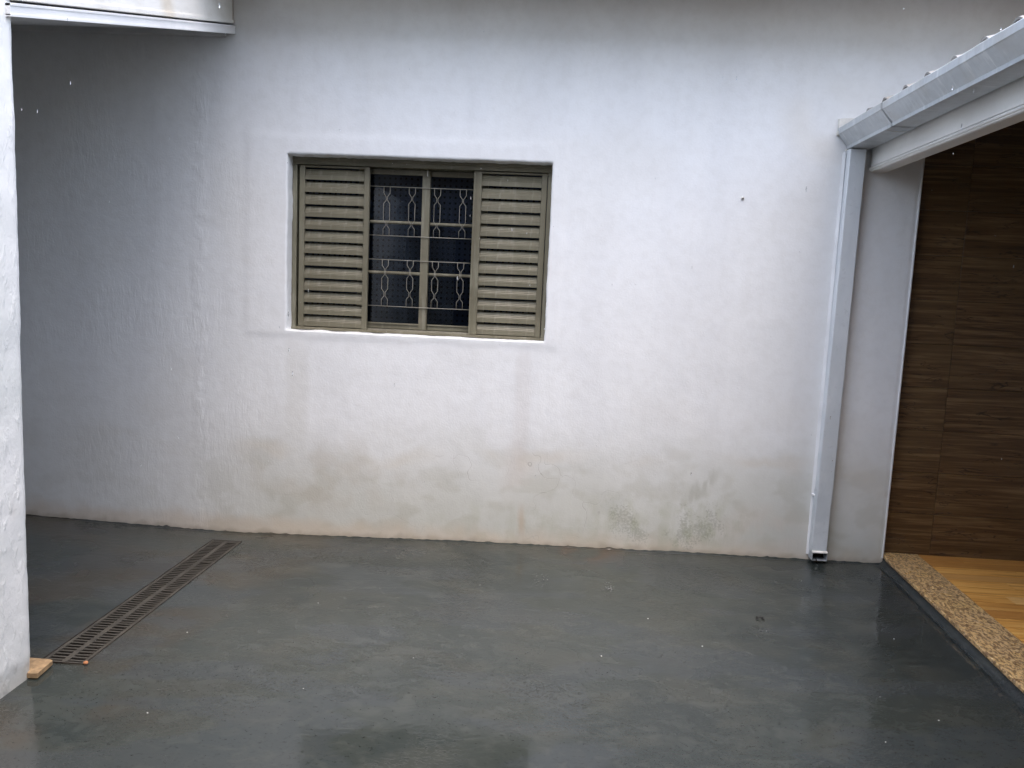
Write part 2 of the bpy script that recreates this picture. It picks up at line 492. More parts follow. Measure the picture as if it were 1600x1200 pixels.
def floor_paint(x, y):
    big = fn(x, y, 0.9, 3, 1); mid = fn(x, y * 1.6, 3.2, 4, 2)
    c = lerp((0.036, 0.042, 0.038), (0.024, 0.030, 0.029), ss(big, 0.32, 0.68))
    c = lerp(c, (0.047, 0.050, 0.043), 0.6 * ss(mid, 0.45, 0.7))
    c = lerp(c, (0.062, 0.044, 0.028), 0.42 * ss(-x, 0.9, 1.7) * ss(fn(x, y, 2.0, 3, 3), 0.38, 0.62))
    c = lerp(c, (0.080, 0.046, 0.030), 0.5 * ell(x, y, 0.25, -0.1, 0.25, 0.3) * ss(fn(x, y, 6, 2, 4), 0.4, 0.6))
    c = lerp(c, (0.028, 0.037, 0.040), 0.6 * ss(x, 1.55, 1.85))
    c = lerp(c, (0.040, 0.047, 0.052), 0.45 * ss(fn(x * 0.8 + 0.3 * big, y * 2.2, 1.6, 3, 5), 0.53, 0.56))
    wet = fn(x, y, 1.3, 3, 6) * 0.75 + 0.13 + 0.15 * ss(-y, 1.4, 2.0) + 0.14 * ss(x, 1.25, 1.6) - 0.12 * ss(y, -0.9, -0.3)
    wet += 0.22 * ell(x, y, -0.5, -2.05, 0.75, 0.3)
    damp = ss(fn(x, y, 2.6, 3, 7), 0.3, 0.7)
    if y > -0.03: wet = -1.0; damp = 1.0
    if x - 0.066 * y > 1.862: wet = -1.0; damp = 1.0; c = lerp(c, (0.016, 0.021, 0.023), 0.7)
    pit = ss(fn(x, y, 1.9, 2, 8), 0.52, 0.70) + 0.8 * ell(x, y, -0.43, -1.52, 0.22, 0.14)
    return c, wet, damp, pit
def set_attrs(me, cols, **fl_):
    a = me.attributes.new('stain', 'FLOAT_COLOR', 'POINT')
    a.data.foreach_set('color', [q for c in cols for q in (*c, 1.0)])
    for k, v in fl_.items():
        a = me.attributes.new(k, 'FLOAT', 'POINT'); a.data.foreach_set('value', v)
def paint_floor(me):
    r = [floor_paint(v.co.x, v.co.y) for v in me.vertices]
    set_attrs(me, [q[0] for q in r], wet=[q[1] for q in r], damp=[q[2] for q in r], pit=[q[3] for q in r])
def build_floor():
    xs = [x for x in frange(-4.9, 2.0, 0.02, (DX0, DX1)) if x > -3.4 or round((x + 4.9) / 0.02) % 8 == 0]
    ys = [y for y in frange(-9.4, 0.0, 0.02, (DY0, DY1)) if y > -2.8 or round((y + 9.4) / 0.02) % 10 == 0]
    idx = {}; v = []; f = []
    for i, x in enumerate(xs):
        for j, y in enumerate(ys):
            idx[i, j] = len(v)
            v.append((x, y, floor_z(x) + 0.0022 * fbm(x * 1.4, y * 1.4, 3)))
    for i in range(len(xs) - 1):
        for j in range(len(ys) - 1):
            cx = (xs[i] + xs[i + 1]) / 2; cy = (ys[j] + ys[j + 1]) / 2
            if DX0 < cx < DX1 and DY0 < cy < DY1: continue
            f.append((idx[i, j], idx[i + 1, j], idx[i + 1, j + 1], idx[i, j + 1]))
    # ragged lip of screed smeared up the foot of the wall
    xs2 = frange(-4.85, 1.9, 0.012)
    base = len(v)
    for x in xs2:
        z = floor_z(x)
        n1 = mn.noise((x * 9, 0.3, 1.7)); n2 = mn.noise((x * 31, 2.3, 0.7)); n3 = mn.noise((x * 2.2, 5.3, 0.7))
        h = 0.003 + 0.004 * max(0, n1) + 0.005 * n2 + 0.005 * max(0, n3) + 0.02 * max(0, n1 * 0.6 + n2 * 0.6 - 0.36)
        h = max(0.0015, h)
        v.append((x, -0.016 - 0.008 * abs(n2), z - 0.003)); v.append((x, -0.007 - 0.003 * n2, z + h)); v.append((x, 0.004, z + h + 0.001))
    for i in range(len(xs2) - 1):
        a = base + 3 * i
        f += [(a, a + 3, a + 4, a + 1), (a + 1, a + 4, a + 5, a + 2)]
    return mesh('courtyard_floor', v, f, True)
fl = link('courtyard_floor', build_floor(), M['floor'])
paint_floor(fl.data)
tag(fl, kind='structure')

# ------------------------------------------------------------------ main wall
OX0, OX1, OZ0, OZ1 = -1.564, -0.072, 1.184, 2.174      # window opening
WE = 1.905                                              # free end of the wall
def wall_disp(x, z):
    d = 0.0016 * fbm(x * 1.7, 0.4, z * 1.7) + 0.0010 * fbm(x * 7, 1.2, z * 7)
    r = abs(x + 2.07 + 0.02 * mn.noise((0, 3, z * 3)))
    d += max(0, 1 - r / 0.05) * 0.0010 * (1 + 1.5 * mn.noise((x * 14, 0, z * 11)))
    # step where the strip left of the ridge stands proud, and the plaster patch framing the window
    d += 0.0010 * ss(-x, 2.0, 2.2)
    e = lambda q: 1 / (1 + math.exp(max(-50, min(50, -q / 0.008))))
    wob = 0.012 * mn.noise((x * 5, 2, z * 5))
    d += 0.0035 * e(x + 1.80 + wob) * e(-0.0 - x + wob) * e(2.275 - z + wob) * e(z - 1.15 + wob)
    return d
ZR = 2.36      # above this height the wall runs on behind the porch roof
def wall_paint(x, z):
    c = (0.83, 0.84, 0.85)
    streak = fn(x * 5, z * 0.5, 1.0, 3, 1); cloud = fn(x, z, 1.3, 3, 2); med = fn(x, z, 6, 3, 3)
    c = lerp(c, (0.78, 0.79, 0.805), 0.55 * ss(streak, 0.4, 0.75))
    c = lerp(c, (0.755, 0.75, 0.735), 0.5 * ss(cloud, 0.48, 0.75))
    c = lerp(c, (0.55, 0.53, 0.50), 0.13 * ss(fn(x * 3, z * 0.3, 1.0, 3, 4), 0.40, 0.80) * ss(z, 2.3, 2.95))
    wob = 0.016 * mn.noise((0, 2.2, z * 3))
    # splash zone along the ground
    xw = 0.30 + 0.70 * ss(x, -2.35, -1.5)
    hz = z + (fn(x, z, 1.5, 3, 5) - 0.5) * 0.26 + (med - 0.5) * 0.12
    hz -= 0.07 * ell(x, z, 0.6, 0.3, 0.9, 0.6)
    damp = (1 - ss(hz, 0.06, 0.82)) * xw
    c = lerp(c, (0.55, 0.552, 0.500), 0.88 * damp)
    c = lerp(c, (0.46, 0.45, 0.38), 0.42 * damp * ss(fn(x, z * 1.6, 4.5, 4, 21), 0.50, 0.66))
    tide = ss(hz, 0.40, 0.47) * (1 - ss(hz, 0.47, 0.56)) * xw * ss(fn(x, z, 2.4, 2, 22), 0.4, 0.65)
    c = lerp(c, (0.60, 0.53, 0.42), 0.30 * tide)
    c = lerp(c, (0.60, 0.49, 0.37), 0.55 * (1 - ss(z + (med - 0.5) * 0.10, 0.0, 0.12)))
    c = lerp(c, (0.50, 0.45, 0.37), 0.36 * ell(x, z, -1.30, 0.34, 0.62, 0.30) * ss(fn(x, z, 5.5, 4, 6), 0.34, 0.74))
    c = lerp(c, (0.60, 0.50, 0.41), 0.24 * ell(x, z, -0.15, 0.42, 0.19, 0.25) * ss(med, 0.3, 0.7))
    c = lerp(c, (0.56, 0.49, 0.44), 0.16 * ell(x + wob, 0, -0.185, 0, 0.06, 1) * ss(z, 0.25, 0.6) * (1 - ss(z, 1.05, 1.19)))
    c = lerp(c, (0.56, 0.54, 0.48), 0.22 * ell(x + wob, 0, -1.5, 0, 0.09, 1) * ss(z, 0.3, 0.7) * (1 - ss(z, 1.0, 1.19)))
    c = lerp(c, (0.50, 0.36, 0.24), 0.45 * ell(x + wob, 0, -0.155, 0, 0.025, 1) * ss(z, 0.02, 0.1) * (1 - ss(z, 0.15, 0.27)))
    c = lerp(c, (0.50, 0.51, 0.47), 0.50 * ell(x, z, 0.33, 0.22, 0.19, 0.07, 0.75) * ss(fn(x, z, 8, 2, 7), 0.25, 0.55))
    c = lerp(c, (0.44, 0.44, 0.39), 0.55 * ell(x, z, 0.86, 0.40, 0.18, 0.06, 0.85) * ss(fn(x * 3, z, 9, 2, 8), 0.35, 0.55))
    c = lerp(c, (0.64, 0.56, 0.49), 0.35 * ell(x, z, 1.25, 0.14, 0.42, 0.22) * ss(med, 0.3, 0.6))
    c = lerp(c, (0.74, 0.68, 0.57), 0.40 * ell(x, z, 1.5, 2.44, 0.45, 0.28) * ss(fn(x, z, 3, 2, 9), 0.3, 0.7))
    foot = z - floor_z(x)
    c = lerp(c, (0.34, 0.29, 0.22), 0.55 * (1 - ss(foot + (fn(x, z, 16, 3, 31) - 0.5) * 0.05, 0.0, 0.038)))
    al = max(ell(x, z, 0.68, 0.19, 0.60, 0.27), ell(x, z, 1.0, 0.2, 0.09, 0.09), 0.45 * ell(x, z, -0.2, 0.12, 0.7, 0.16)) * (0.25 + 0.95 * ss(fn(x, z * 0.7, 6, 3, 10), 0.34, 0.66))
    crk = ell(x, z, -0.2, 0.28, 1.4, 0.36) * ss(fn(x, z, 2, 2, 11), 0.42, 0.6)
    rel = ss(fn(x, z, 2.2, 2, 12), 0.38, 0.70) * (0.20 + 0.55 * ss(-x, 1.5, 2.0)) + 0.5 * ell(x, z, 1.2, 0.12, 0.5, 0.2)
    rel += 0.75 * ell(x + wob * 1.5, 0, -2.07, 0, 0.06, 1) * ss(fn(x, z, 14, 2, 13), 0.35, 0.6) + 0.25 * ell(x + wob * 2, 0, -2.31, 0, 0.04, 1)
    return c, al, crk, rel
def build_wall():
    step = 0.0125
    xs = [x for x in frange(-4.9, 4.6, step, (OX0, OX1, WE)) if -3.3 < x < 3.2 or round((x + 4.9) / step) % 8 == 0]
    zs = frange(-0.20, 3.30, step, (OZ0, OZ1, ZR))
    v = []; f = []; idx = {}
    for i, x in enumerate(xs):
        for k, z in enumerate(zs):
            if OX0 + 1e-4 < x < OX1 - 1e-4 and OZ0 + 1e-4 < z < OZ1 - 1e-4: continue
            if x > WE + 1e-4 and z < max(ZR, 2.345 + 0.30 * (x - 1.47)) - 1e-4: continue
            px, pz = x, z
            y = -wall_disp(x, z)
            onx = (abs(x - OX0) < 1e-4 or abs(x - OX1) < 1e-4) and OZ0 - 1e-4 <= z <= OZ1 + 1e-4
            onz = (abs(z - OZ0) < 1e-4 or abs(z - OZ1) < 1e-4) and OX0 - 1e-4 <= x <= OX1 + 1e-4
            if onx: px += 0.004 * mn.noise((z * 9, x, 1)) + 0.0015 * mn.noise((z * 40, x, 1))
            if onz: pz += 0.004 * mn.noise((x * 9, z, 5)) + 0.002 * mn.noise((x * 40, z, 5))
            if abs(x - WE) < 1e-4 and z <= ZR: px += 0.004 * mn.noise((z * 5, 2, 2)); y += 0.006
            idx[i, k] = len(v); v.append((px, y, pz))
    for i in range(len(xs) - 1):
        for k in range(len(zs) - 1):
            q = ((i, k), (i + 1, k), (i + 1, k + 1), (i, k + 1))
            if not all(p in idx for p in q): continue
            cx = (xs[i] + xs[i + 1]) / 2; cz = (zs[k] + zs[k + 1]) / 2
            if OX0 < cx < OX1 and OZ0 < cz < OZ1: continue
            f.append(tuple(idx[p] for p in q))
    # reveal of the opening
    i0 = xs.index(OX0); i1 = xs.index(OX1); k0 = zs.index(OZ0); k1 = zs.index(OZ1)
    loop = [(i, k0) for i in range(i0, i1)] + [(i1, k) for k in range(k0, k1)] + [(i, k1) for i in range(i1, i0, -1)] + [(i0, k) for k in range(k1, k0, -1)]
    prev = [idx[q] for q in loop]
    for d, rag in ((0.006, 0.0), (0.04, 0.0015), (0.085, 0.004), (0.20, 0.0)):
        cur = []
        for (i, k) in loop:
            x, z = xs[i], zs[k]
            ax = 0.003 + rag * mn.noise((z * 22, x, d * 30)); az = 0.003 + rag * mn.noise((x * 22, z, d * 30)) 
            sx = 1 if i == i0 else (-1 if i == i1 else 0); sz = 1 if k == k0 else (-1 if k == k1 else 0)
            bx = v[idx[i, k]]
            drop = 0.006 * (1 - d / 0.2) if k == k0 else 0
            cur.append(len(v)); v.append((bx[0] + sx * ax, d, bx[2] + sz * az * (1 if k != k0 else 0.6) - drop * 0))
        n = len(loop)
        for q in range(n): f.append((prev[q], prev[(q + 1) % n], cur[(q + 1) % n], cur[q]))
        prev = cur
    # free end
    last = xs.index(WE); ks = [k for k in range(len(zs)) if zs[k] <= ZR + 1e-4]
    prev = [idx[last, k] for k in ks]
    for dx, y in ((0.004, 0.004), (0.0045, 0.045), (0.0, 0.20)):
        cur = []
        for k in ks:
            b = v[idx[last, k]]
            cur.append(len(v)); v.append((b[0] + dx, y, b[2]))
        for k in range(len(ks) - 1): f.append((prev[k], cur[k], cur[k + 1], prev[k + 1]))
        prev = cur
    me = mesh('house_wall', v, f, True)
    r = [wall_paint(p.co.x, p.co.z) for p in me.vertices]
    set_attrs(me, [q[0] for q in r], algae=[q[1] for q in r], crack=[q[2] for q in r], relief=[q[3] for q in r])
    return me
ev = empty('house', (-1.5, 0.1, 0), 'long white plastered house front with damp beige stains along its foot', 'house')
hw = part('wall', build_wall(), M['wall'], ev)

# room behind the window
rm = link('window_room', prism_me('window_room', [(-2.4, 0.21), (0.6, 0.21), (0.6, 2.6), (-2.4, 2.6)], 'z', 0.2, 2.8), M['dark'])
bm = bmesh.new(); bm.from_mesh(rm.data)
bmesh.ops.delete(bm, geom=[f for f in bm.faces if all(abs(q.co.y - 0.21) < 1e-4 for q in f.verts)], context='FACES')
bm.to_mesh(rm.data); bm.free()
tag(rm, kind='structure')

# eave of the main roof, above the picture
part('eave_board', box_me('eave_board', -4.9, 4.6, -0.46, 0.5, 3.082, 3.0865), M['render'], ev)
part('roof_slope', prism_me('roof_slope', [(-0.49, 3.088), (-0.49, 3.125), (3.0, 4.2), (3.0, 4.15)], 'x', -4.9, 4.6), M['rooftile'], ev)

# ------------------------------------------------------------------ window
win = empty('window', (-0.818, 0.09, 1.19), 'bronze painted window with two louvred shutters slid aside over dark panes', 'window')
YF = 0.078
def wpart(name, x0, x1, y0, y1, z0, z1, mat='bronze', parent=None, bev=0.0015):
    return part(name, box_me(name, x0, x1, y0, y1, z0, z1, bev), M[mat], parent or win)
fr = part('frame', prism_me('frame_head', [(YF, 2.131), (YF, 2.152), (YF - 0.006, 2.156), (YF - 0.006, 2.172), (0.20, 2.172), (0.20, 2.131)], 'x', -1.561, -0.074), M['bronze'], win)
wpart('frame_jamb', -1.561, -1.536, YF, 0.19, 1.188, 2.130, parent=fr)
wpart('frame_jamb', -0.098, -0.074, YF, 0.19, 1.188, 2.130, parent=fr)
part('frame_rail', prism_me('frame_rail', [(YF - 0.004, 1.188), (YF - 0.004, 1.199), (YF + 0.004, 1.203), (0.105, 1.203), (0.108, 1.210), (0.19, 1.210), (0.19, 1.188)], 'x', -1.561, -0.074), M['bronze'], fr)
# one louvre slat: vertical lip, ribbed sloping face, thickness
def slat_me(name, x0, x1):
    prof = [(0.0, 0.0), (0.0, 0.0225), (0.0046, 0.0245), (0.0040, 0.0275), (0.0086, 0.0340), (0.0080, 0.0370), (0.0128, 0.0435), (0.0122, 0.0460), (0.0200, 0.0605),
            (0.0218, 0.0600), (0.0148, 0.0450), (0.0105, 0.0350), (0.0065, 0.0260), (0.0020, 0.0215), (0.0020, 0.0)]
    return prism_me(name, prof, 'x', x0, x1)
def shutter(x0, x1, sl, sr, label):
    ys = YF + 0.004
    z0, z1 = 1.204, 2.126
    sh = empty('shutter', ((x0 + x1) / 2, ys, z0), None, None)
    sh.parent = win
    sh.matrix_parent_inverse = Matrix.Translation(-win.location)
    sh['label'] = label
    wpart('stile', x0, x0 + sl, ys, ys + 0.026, z0, z1, parent=sh)
    wpart('stile', x1 - sr, x1, ys, ys + 0.026, z0, z1, parent=sh)
    if sl > 0.04: wpart('stile_bead', x0 + 0.016, x0 + 0.0185, ys - 0.004, ys + 0.003, z0 + 0.002, z1 - 0.002, parent=sh, bev=0)
    wpart('top_rail', x0 + sl, x1 - sr, ys + 0.004, ys + 0.024, z1 - 0.010, z1, parent=sh)
    n = 13; pitch = (z1 - 0.008 - z0 - 0.004) / n
    me = slat_me('slat', x0 + sl + 0.0005, x1 - sr - 0.0005)
    me.materials.append(M['bronze'])
    for i in range(n):
        o = part('slat', me, None, sh)
        o.location = (random.uniform(-.0003, .0003), ys + 0.003 + random.uniform(-.0005, .0005), z0 + 0.004 + i * pitch)
        o.rotation_euler.y = random.uniform(-.0012, .0012)
    return sh
shutter(-1.522, -1.116, 0.031, 0.030, 'left louvred shutter, pushed against the jamb')
shutter(-0.518, -0.102, 0.046, 0.031, 'right louvred shutter with a double stile')
# glazed sashes
def sash(x0, x1, y, sx0, sx1, label):
    s = empty('sash', ((x0 + x1) / 2, y, 1.211), None, None)
    s.parent = win; s.matrix_parent_inverse = Matrix.Translation(-win.location); s['label'] = label
    z0, z1 = 1.212, 2.128
    wpart('stile', x0, x0 + sx0, y, y + 0.02, z0, z1, parent=s)
    wpart('stile', x1 - sx1, x1, y, y + 0.02, z0, z1, parent=s)
    wpart('bottom_rail', x0 + sx0, x1 - sx1, y + 0.002, y + 0.018, z0, z0 + 0.034, parent=s)
    wpart('bottom_rail_lip', x0 + sx0, x1 - sx1, y - 0.004, y + 0.001, z0 + 0.026, z0 + 0.033, parent=s, bev=0)
    wpart('top_rail', x0 + sx0, x1 - sx1, y + 0.002, y + 0.018, z1 - 0.03, z1, parent=s)
    zs = [z0 + 0.034, 1.538, 1.828, z1 - 0.03]
    for zz in zs[1:3]:
        part('glazing_bar', prism_me('glazing_bar', [(y - 0.001, zz - 0.004), (y - 0.001, zz + 0.004), (y + 0.006, zz + 0.009), (y + 0.016, zz + 0.009), (y + 0.016, zz - 0.009), (y + 0.006, zz - 0.009)], 'x', x0 + sx0, x1 - sx1), M['bronze'], s)
    for k in range(3):
        a = zs[k] + (0.009 if k else 0); b = zs[k + 1] - (0.009 if k < 2 else 0)
        part('pane', box_me('pane', x0 + sx0, x1 - sx1, y + 0.008, y + 0.011, a, b), M['glass'], s)
sash(-1.19, -0.775, 0.134, 0.045, 0.045, 'left glazed sash with three stacked panes')
sash(-0.820, -0.44, 0.156, 0.045, 0.045, 'right glazed sash with three stacked panes')
# wire security grille in front of the glass
YG = 0.1275
gr = empty('grille', (-0.818, YG, 1.34), None, None)
gr.parent = win; gr.matrix_parent_inverse = Matrix.Translation(-win.location)
rods = (2.028, 1.750, 1.612, 1.343)
for zr in rods:
    part('grille_rod', tube_me('grille_rod', [(-1.15, YG, zr + 0.0006), (-0.82, YG, zr - 0.0006), (-0.48, YG, zr)], 0.0022), M['grille'], gr)
up = [(0, .018), (-.034, .018), (-.055, .0035), (-.074, .0035), (-.093, .018), (-.186, .018), (-.207, .0035), (-.217, .0035), (-.236, .018), (-.278, .018)]
lo = [(0, .018), (-.030, .018), (-.050, .0035), (-.085, .0035), (-.104, .018), (-.166, .018), (-.186, .0035), (-.208, .0035), (-.226, .018), (-.269, .018)]
for zr, pat in ((rods[0], up), (rods[2], lo)):
    for xc in (-1.023, -0.876, -0.729, -0.581):
        dz = random.uniform(-.003, .003)
        ln = [[(xc + s * w, YG - 0.002, zr + q + (dz if 1 <= i <= 8 else 0)) for i, (q, w) in enumerate(pat)] for s in (-1, 1)]
        part('grille_loop', tube_me('grille_loop', None, 0.0017, 5, ln), M['grille'], gr)
part('latch', box_me('latch', -0.7925, -0.7875, 0.120, 0.134, 2.094, 2.129, 0.001), M['steel'], win)
# curtain inside the room: a folded sheet with thickness
def curtain_me():
    v = []; f = []
    xs = frange(-1.75, 0.12, 0.02)
    for x in xs:
        y = 0.275 + 0.012 * math.sin(x * 21) + 0.008 * math.sin(x * 37 + 1)
        for zz in (1.0, 2.32): v += [(x, y, zz), (x, y + 0.003, zz)]
    for i in range(len(xs) - 1):
        a = 4 * i; b = a + 4
        f += [(a, b, b + 2, a + 2), (a + 1, a + 3, b + 3, b + 1), (a, a + 1, b + 1, b), (a + 2, b + 2, b + 3, a + 3)]
    return mesh('curtain', v, f, True)
cu = link('curtain', curtain_me(), M['curtain'])
tag(cu, 'dark navy curtain with a grid of black dots behind the window panes', 'curtain')

# ------------------------------------------------------------------ wall of the house on the left
LX, LY = -1.881, -1.752
def build_side_wall():
    v = []; f = []
    ys = frange(-9.4, LY, 0.02 if True else 0.1); ys = [y for y in ys if y > -4.6 or round(y * 50) % 25 == 0]
    zs = frange(-0.2, 2.46, 0.02)
    idx = {}
    for i, y in enumerate(ys):
        for k, z in enumerate(zs):
            x = LX + 0.004 * fbm(y * 2, 1.1, z * 2) + 0.0022 * fbm(y * 9, 0.2, z * 9)
            yy = y
            if i == len(ys) - 1:
                x -= 0.005; yy += 0.0025 * mn.noise((z * 5, 4, 4)) + 0.0025 * mn.noise((z * 25, 4, 4))
            # plaster stops raggedly a little above the floor
            if z < 0.02: x -= 0.003
            idx[i, k] = len(v); v.append((x, yy, z))
    for i in range(len(ys) - 1):
        for k in range(len(zs) - 1): f.append((idx[i, k], idx[i + 1, k], idx[i + 1, k + 1], idx[i, k + 1]))
    last = len(ys) - 1
    prev = [idx[last, k] for k in range(len(zs))]
    for x, dy in ((LX - 0.012, 0.004), (-4.9, 0.004)):
        cur = []
        for k in range(len(zs)):
            b = v[idx[last, k]]; cur.append(len(v)); v.append((x, b[1] + dy, b[2]))
        for k in range(len(zs) - 1): f.append((prev[k], cur[k], cur[k + 1], prev[k + 1]))
        prev = cur
    a = len(v)
    v += [(LX, -9.4, 2.46), (LX, LY, 2.46), (-4.9, LY, 2.46), (-4.9, -9.4, 2.46)]
    f.append((a, a + 1, a + 2, a + 3))
    me = mesh('side_house_wall', v, f, True)
    me.materials.append(M['side']); me.materials.append(M['render'])
    for p in me.polygons:
        if p.normal.y > 0.9 and p.center.x < LX - 0.05: p.material_index = 1     # unseen passage face set greyer to limit bounced light
    return me
sw = empty('side_house', (LX, LY, 0), 'rough white plaster house corner at the edge of the drain', 'house')
part('wall', build_side_wall(), None, sw)
part('roof', prism_me('side_house_roof', [(-2.0, 2.464), (-4.9, 2.50), (-4.9, 2.56), (-2.0, 2.52)], 'y', -9.4, LY - 0.05), M['rooftile'], sw)
ew = link('passage_end_wall', box_me('passage_end_wall', -5.05, -4.9, -9.4, 0.2, -0.2, 3.3), M['render'])
tag(ew, kind='structure')

# ------------------------------------------------------------------ lean-to roof over the passage
SL = 0.292; ZW = 2.812          # underside height at the wall and slope towards the camera
def rk(y): return ZW + SL * y
lt = empty('lean_to_roof', (LX, -0.9, 2.55), 'small sloping roof with white fascia and panelled soffit in the corner against the wall', 'roof')
y0, y1 = LY - 0.03, -0.004
def rake_prism(name, x0, x1, lo, hi, mat, parent, ya=None, yb=None, cap=None):
    ya = y0 if ya is None else ya; yb = y1 if yb is None else yb
    pts = [(ya, rk(ya) + lo), (yb, rk(yb) + lo)]
    if cap is None: pts += [(yb, rk(yb) + hi), (ya, rk(ya) + hi)]
    else:
        yc = (cap - hi - ZW) / SL
        pts += [(yb, cap), (yc, cap), (ya, rk(ya) + hi)] if yc > ya else [(yb, cap), (ya, cap)]
    return part(name, prism_me(name, pts, 'x', x0, x1), M[mat], parent)
fb = rake_prism('fascia_board', LX - 0.03, LX + 0.016, 0.0, 0.040, 'trim', lt)
rake_prism('fascia_lip', LX - 0.012, LX + 0.0195, -0.004, 0.004, 'trim', fb)
rake_prism('fascia_bead', LX - 0.01, LX + 0.0185, 0.031, 0.0385, 'trim', fb)
pw = rake_prism('parapet', LX - 0.12, LX + 0.004, 0.050, 0.36, 'parapet', lt, cap=3.040)
rake_prism('drip_trim', LX - 0.02, LX + 0.011, 0.052, 0.068, 'parapet', pw)
n = 17
for i in range(n):
    a = y0 + 0.02 + (y1 - y0 - 0.06) * i / n; b = y0 + 0.02 + (y1 - y0 - 0.06) * (i + 1) / n - 0.004
    rake_prism('soffit_panel', -4.9, LX - 0.032, 0.012, 0.022, 'trim', lt, a, b)
part('wall_moulding', prism_me('wall_moulding', [(-0.004, rk(0) - 0.024), (-0.022, rk(0) - 0.020), (-0.030, rk(0) + 0.0), (-0.034, rk(0) + 0.012), (-0.004, rk(0) + 0.012)], 'x', -4.9, LX - 0.034), M['trim'], lt)
rake_prism('roof_deck', -4.9, LX - 0.125, 0.03, 0.09, 'rooftile', lt, yb=-0.002)

# ------------------------------------------------------------------ drain grate
dg = empty('drain_grate', ((DX0 + DX1) / 2, (DY0 + DY1) / 2, -0.04), 'long rusty iron drain grate with two rows of slots in the floor', 'drain')
zt = -0.036
chan = [(DX0, DY0), (DX1, DY0), (DX1, DY1), (DX0, DY1)]
cv = [(x, y, -0.034) for x, y in chan] + [(x, y, -0.16) for x, y in chan]
part('channel', mesh('channel', cv, [(0, 4, 5, 1), (1, 5, 6, 2), (2, 6, 7, 3), (3, 7, 4, 0), (4, 7, 6, 5)]), M['rusty'], dg)
xw = 0.014; mid0, mid1 = -1.8485, -1.8265
for (a, b) in ((DX0 + 0.002, DX0 + 0.002 + xw), (DX1 - 0.002 - xw, DX1 - 0.002)):
    part('side_bar', box_me('side_bar', a, b, DY0 + 0.002, DY1 - 0.002, zt - 0.012, zt, 0.001), M['iron'], dg)
part('middle_bar', box_me('middle_bar', mid0, mid1, DY0 + 0.002, DY1 - 0.002, zt - 0.012, zt, 0.001), M['iron'], dg)
for (a, b) in ((DY0 + 0.002, DY0 + 0.014), (DY1 - 0.014, DY1 - 0.002)):
    part('end_bar', box_me('end_bar', DX0 + 0.018, mid0 - 0.001, a, b, zt - 0.012, zt - 0.0005, 0.001), M['iron'], dg)
    part('end_bar', box_me('end_bar', mid1 + 0.001, DX1 - 0.018, a, b, zt - 0.012, zt - 0.0005, 0.001), M['iron'], dg)
NB = 62
for (xa, xb) in ((DX0 + 0.0165, mid0 - 0.0005), (mid1 + 0.0005, DX1 - 0.0165)):
    me = box_me('bar', -(xb - xa) / 2, (xb - xa) / 2, -0.0046, 0.0046, -0.004, 0.0, 0.0006)
    me.materials.append(M['iron'])
    for i in range(NB):
        y = DY0 + 0.016 + (DY1 - DY0 - 0.032) * (i + 0.5) / NB
        if xa > -1.84 and i in (13, 14, 30, 31, 47): y += 0.006
        o = part('bar', me, None, dg)
        bad = xa > -1.84 and random.random() < 0.16
        o.location = ((xa + xb) / 2, y + random.uniform(-.0012, .0012), zt - 0.0008)
        o.rotation_euler = (0, random.uniform(-.05, .0) if bad else 0, random.uniform(-.09, .09) if bad else random.uniform(-.012, .012))

# granite step end by the corner, pebble
gs = empty('stone_step', (-1.9, -1.71, -0.03), 'tan stone slab end poking out past the wall corner beside the grate', 'slab')
part('slab', prism_me('slab', [(-2.7, -1.655), (-1.872, -1.662), (-1.858, -1.668), (-1.846, -1.770), (-1.862, -1.774), (-2.7, -1.765)], 'z', -0.0345, -0.0165), M['stone'], gs)
def lump_me(name, r, sq, seed):
    bm = bmesh.new(); bmesh.ops.create_icosphere(bm, subdivisions=2, radius=r)
    for q in bm.verts:
        q.co *= 1 + 0.35 * mn.noise(q.co / r * 0.9 + Vector((seed, 0, 0))); q.co.z *= sq
    me = bpy.data.meshes.new(name); bm.to_mesh(me); bm.free(); return me
pb = link('pebble', lump_me('pebble', 0.0085, 0.8, 3), M['clay']); pb.location = (-1.738, -1.650, -0.026)
tag(pb, 'small orange clay pebble at the end of the drain grate', 'pebble')

# ------------------------------------------------------------------ porch on the right
SK = 0.066     # the threshold runs slightly askew
def gx(x, y): return x + SK * y
ZP = 0.072
pf = link('porch_floor', mesh('porch_floor', [(gx(2.02, -6), -6, ZP - 0.012), (3.5, -6, ZP - 0.012), (3.5, 0.046, ZP - 0.012), (gx(2.02, 0.046), 0.046, ZP - 0.012)], [(0, 1, 2, 3)]), M['core'])
tag(pf, kind='structure')
# floor planks laid along x, staggered
pw_ = 0.098; row = 0; y = 0.044
while y > -2.4:
    ya, yb = y - pw_ + 0.0035, y
    x = gx(2.118, ya) ; first = True
    endx = 3.395
    seg = [0.24, 0.62, 0.40, 0.78, 0.31, 0.55][row % 6] + random.uniform(-.05, .05)
    while x < endx:
        xb = min(endx, x + seg - 0.002)
        if first: pr = [(gx(2.118, ya), ya), (xb, ya), (xb, yb), (gx(2.118, yb), yb)]
        else: pr = [(x, ya), (xb, ya), (xb, yb), (x, yb)]
        me = prism_me('plank', pr, 'z', ZP - 0.011, ZP - 0.002 + random.uniform(-.0004, .0003))
        part('plank', me, M['plank'], pf)
        x += seg; seg = 0.82; first = False
    y -= pw_; row += 1
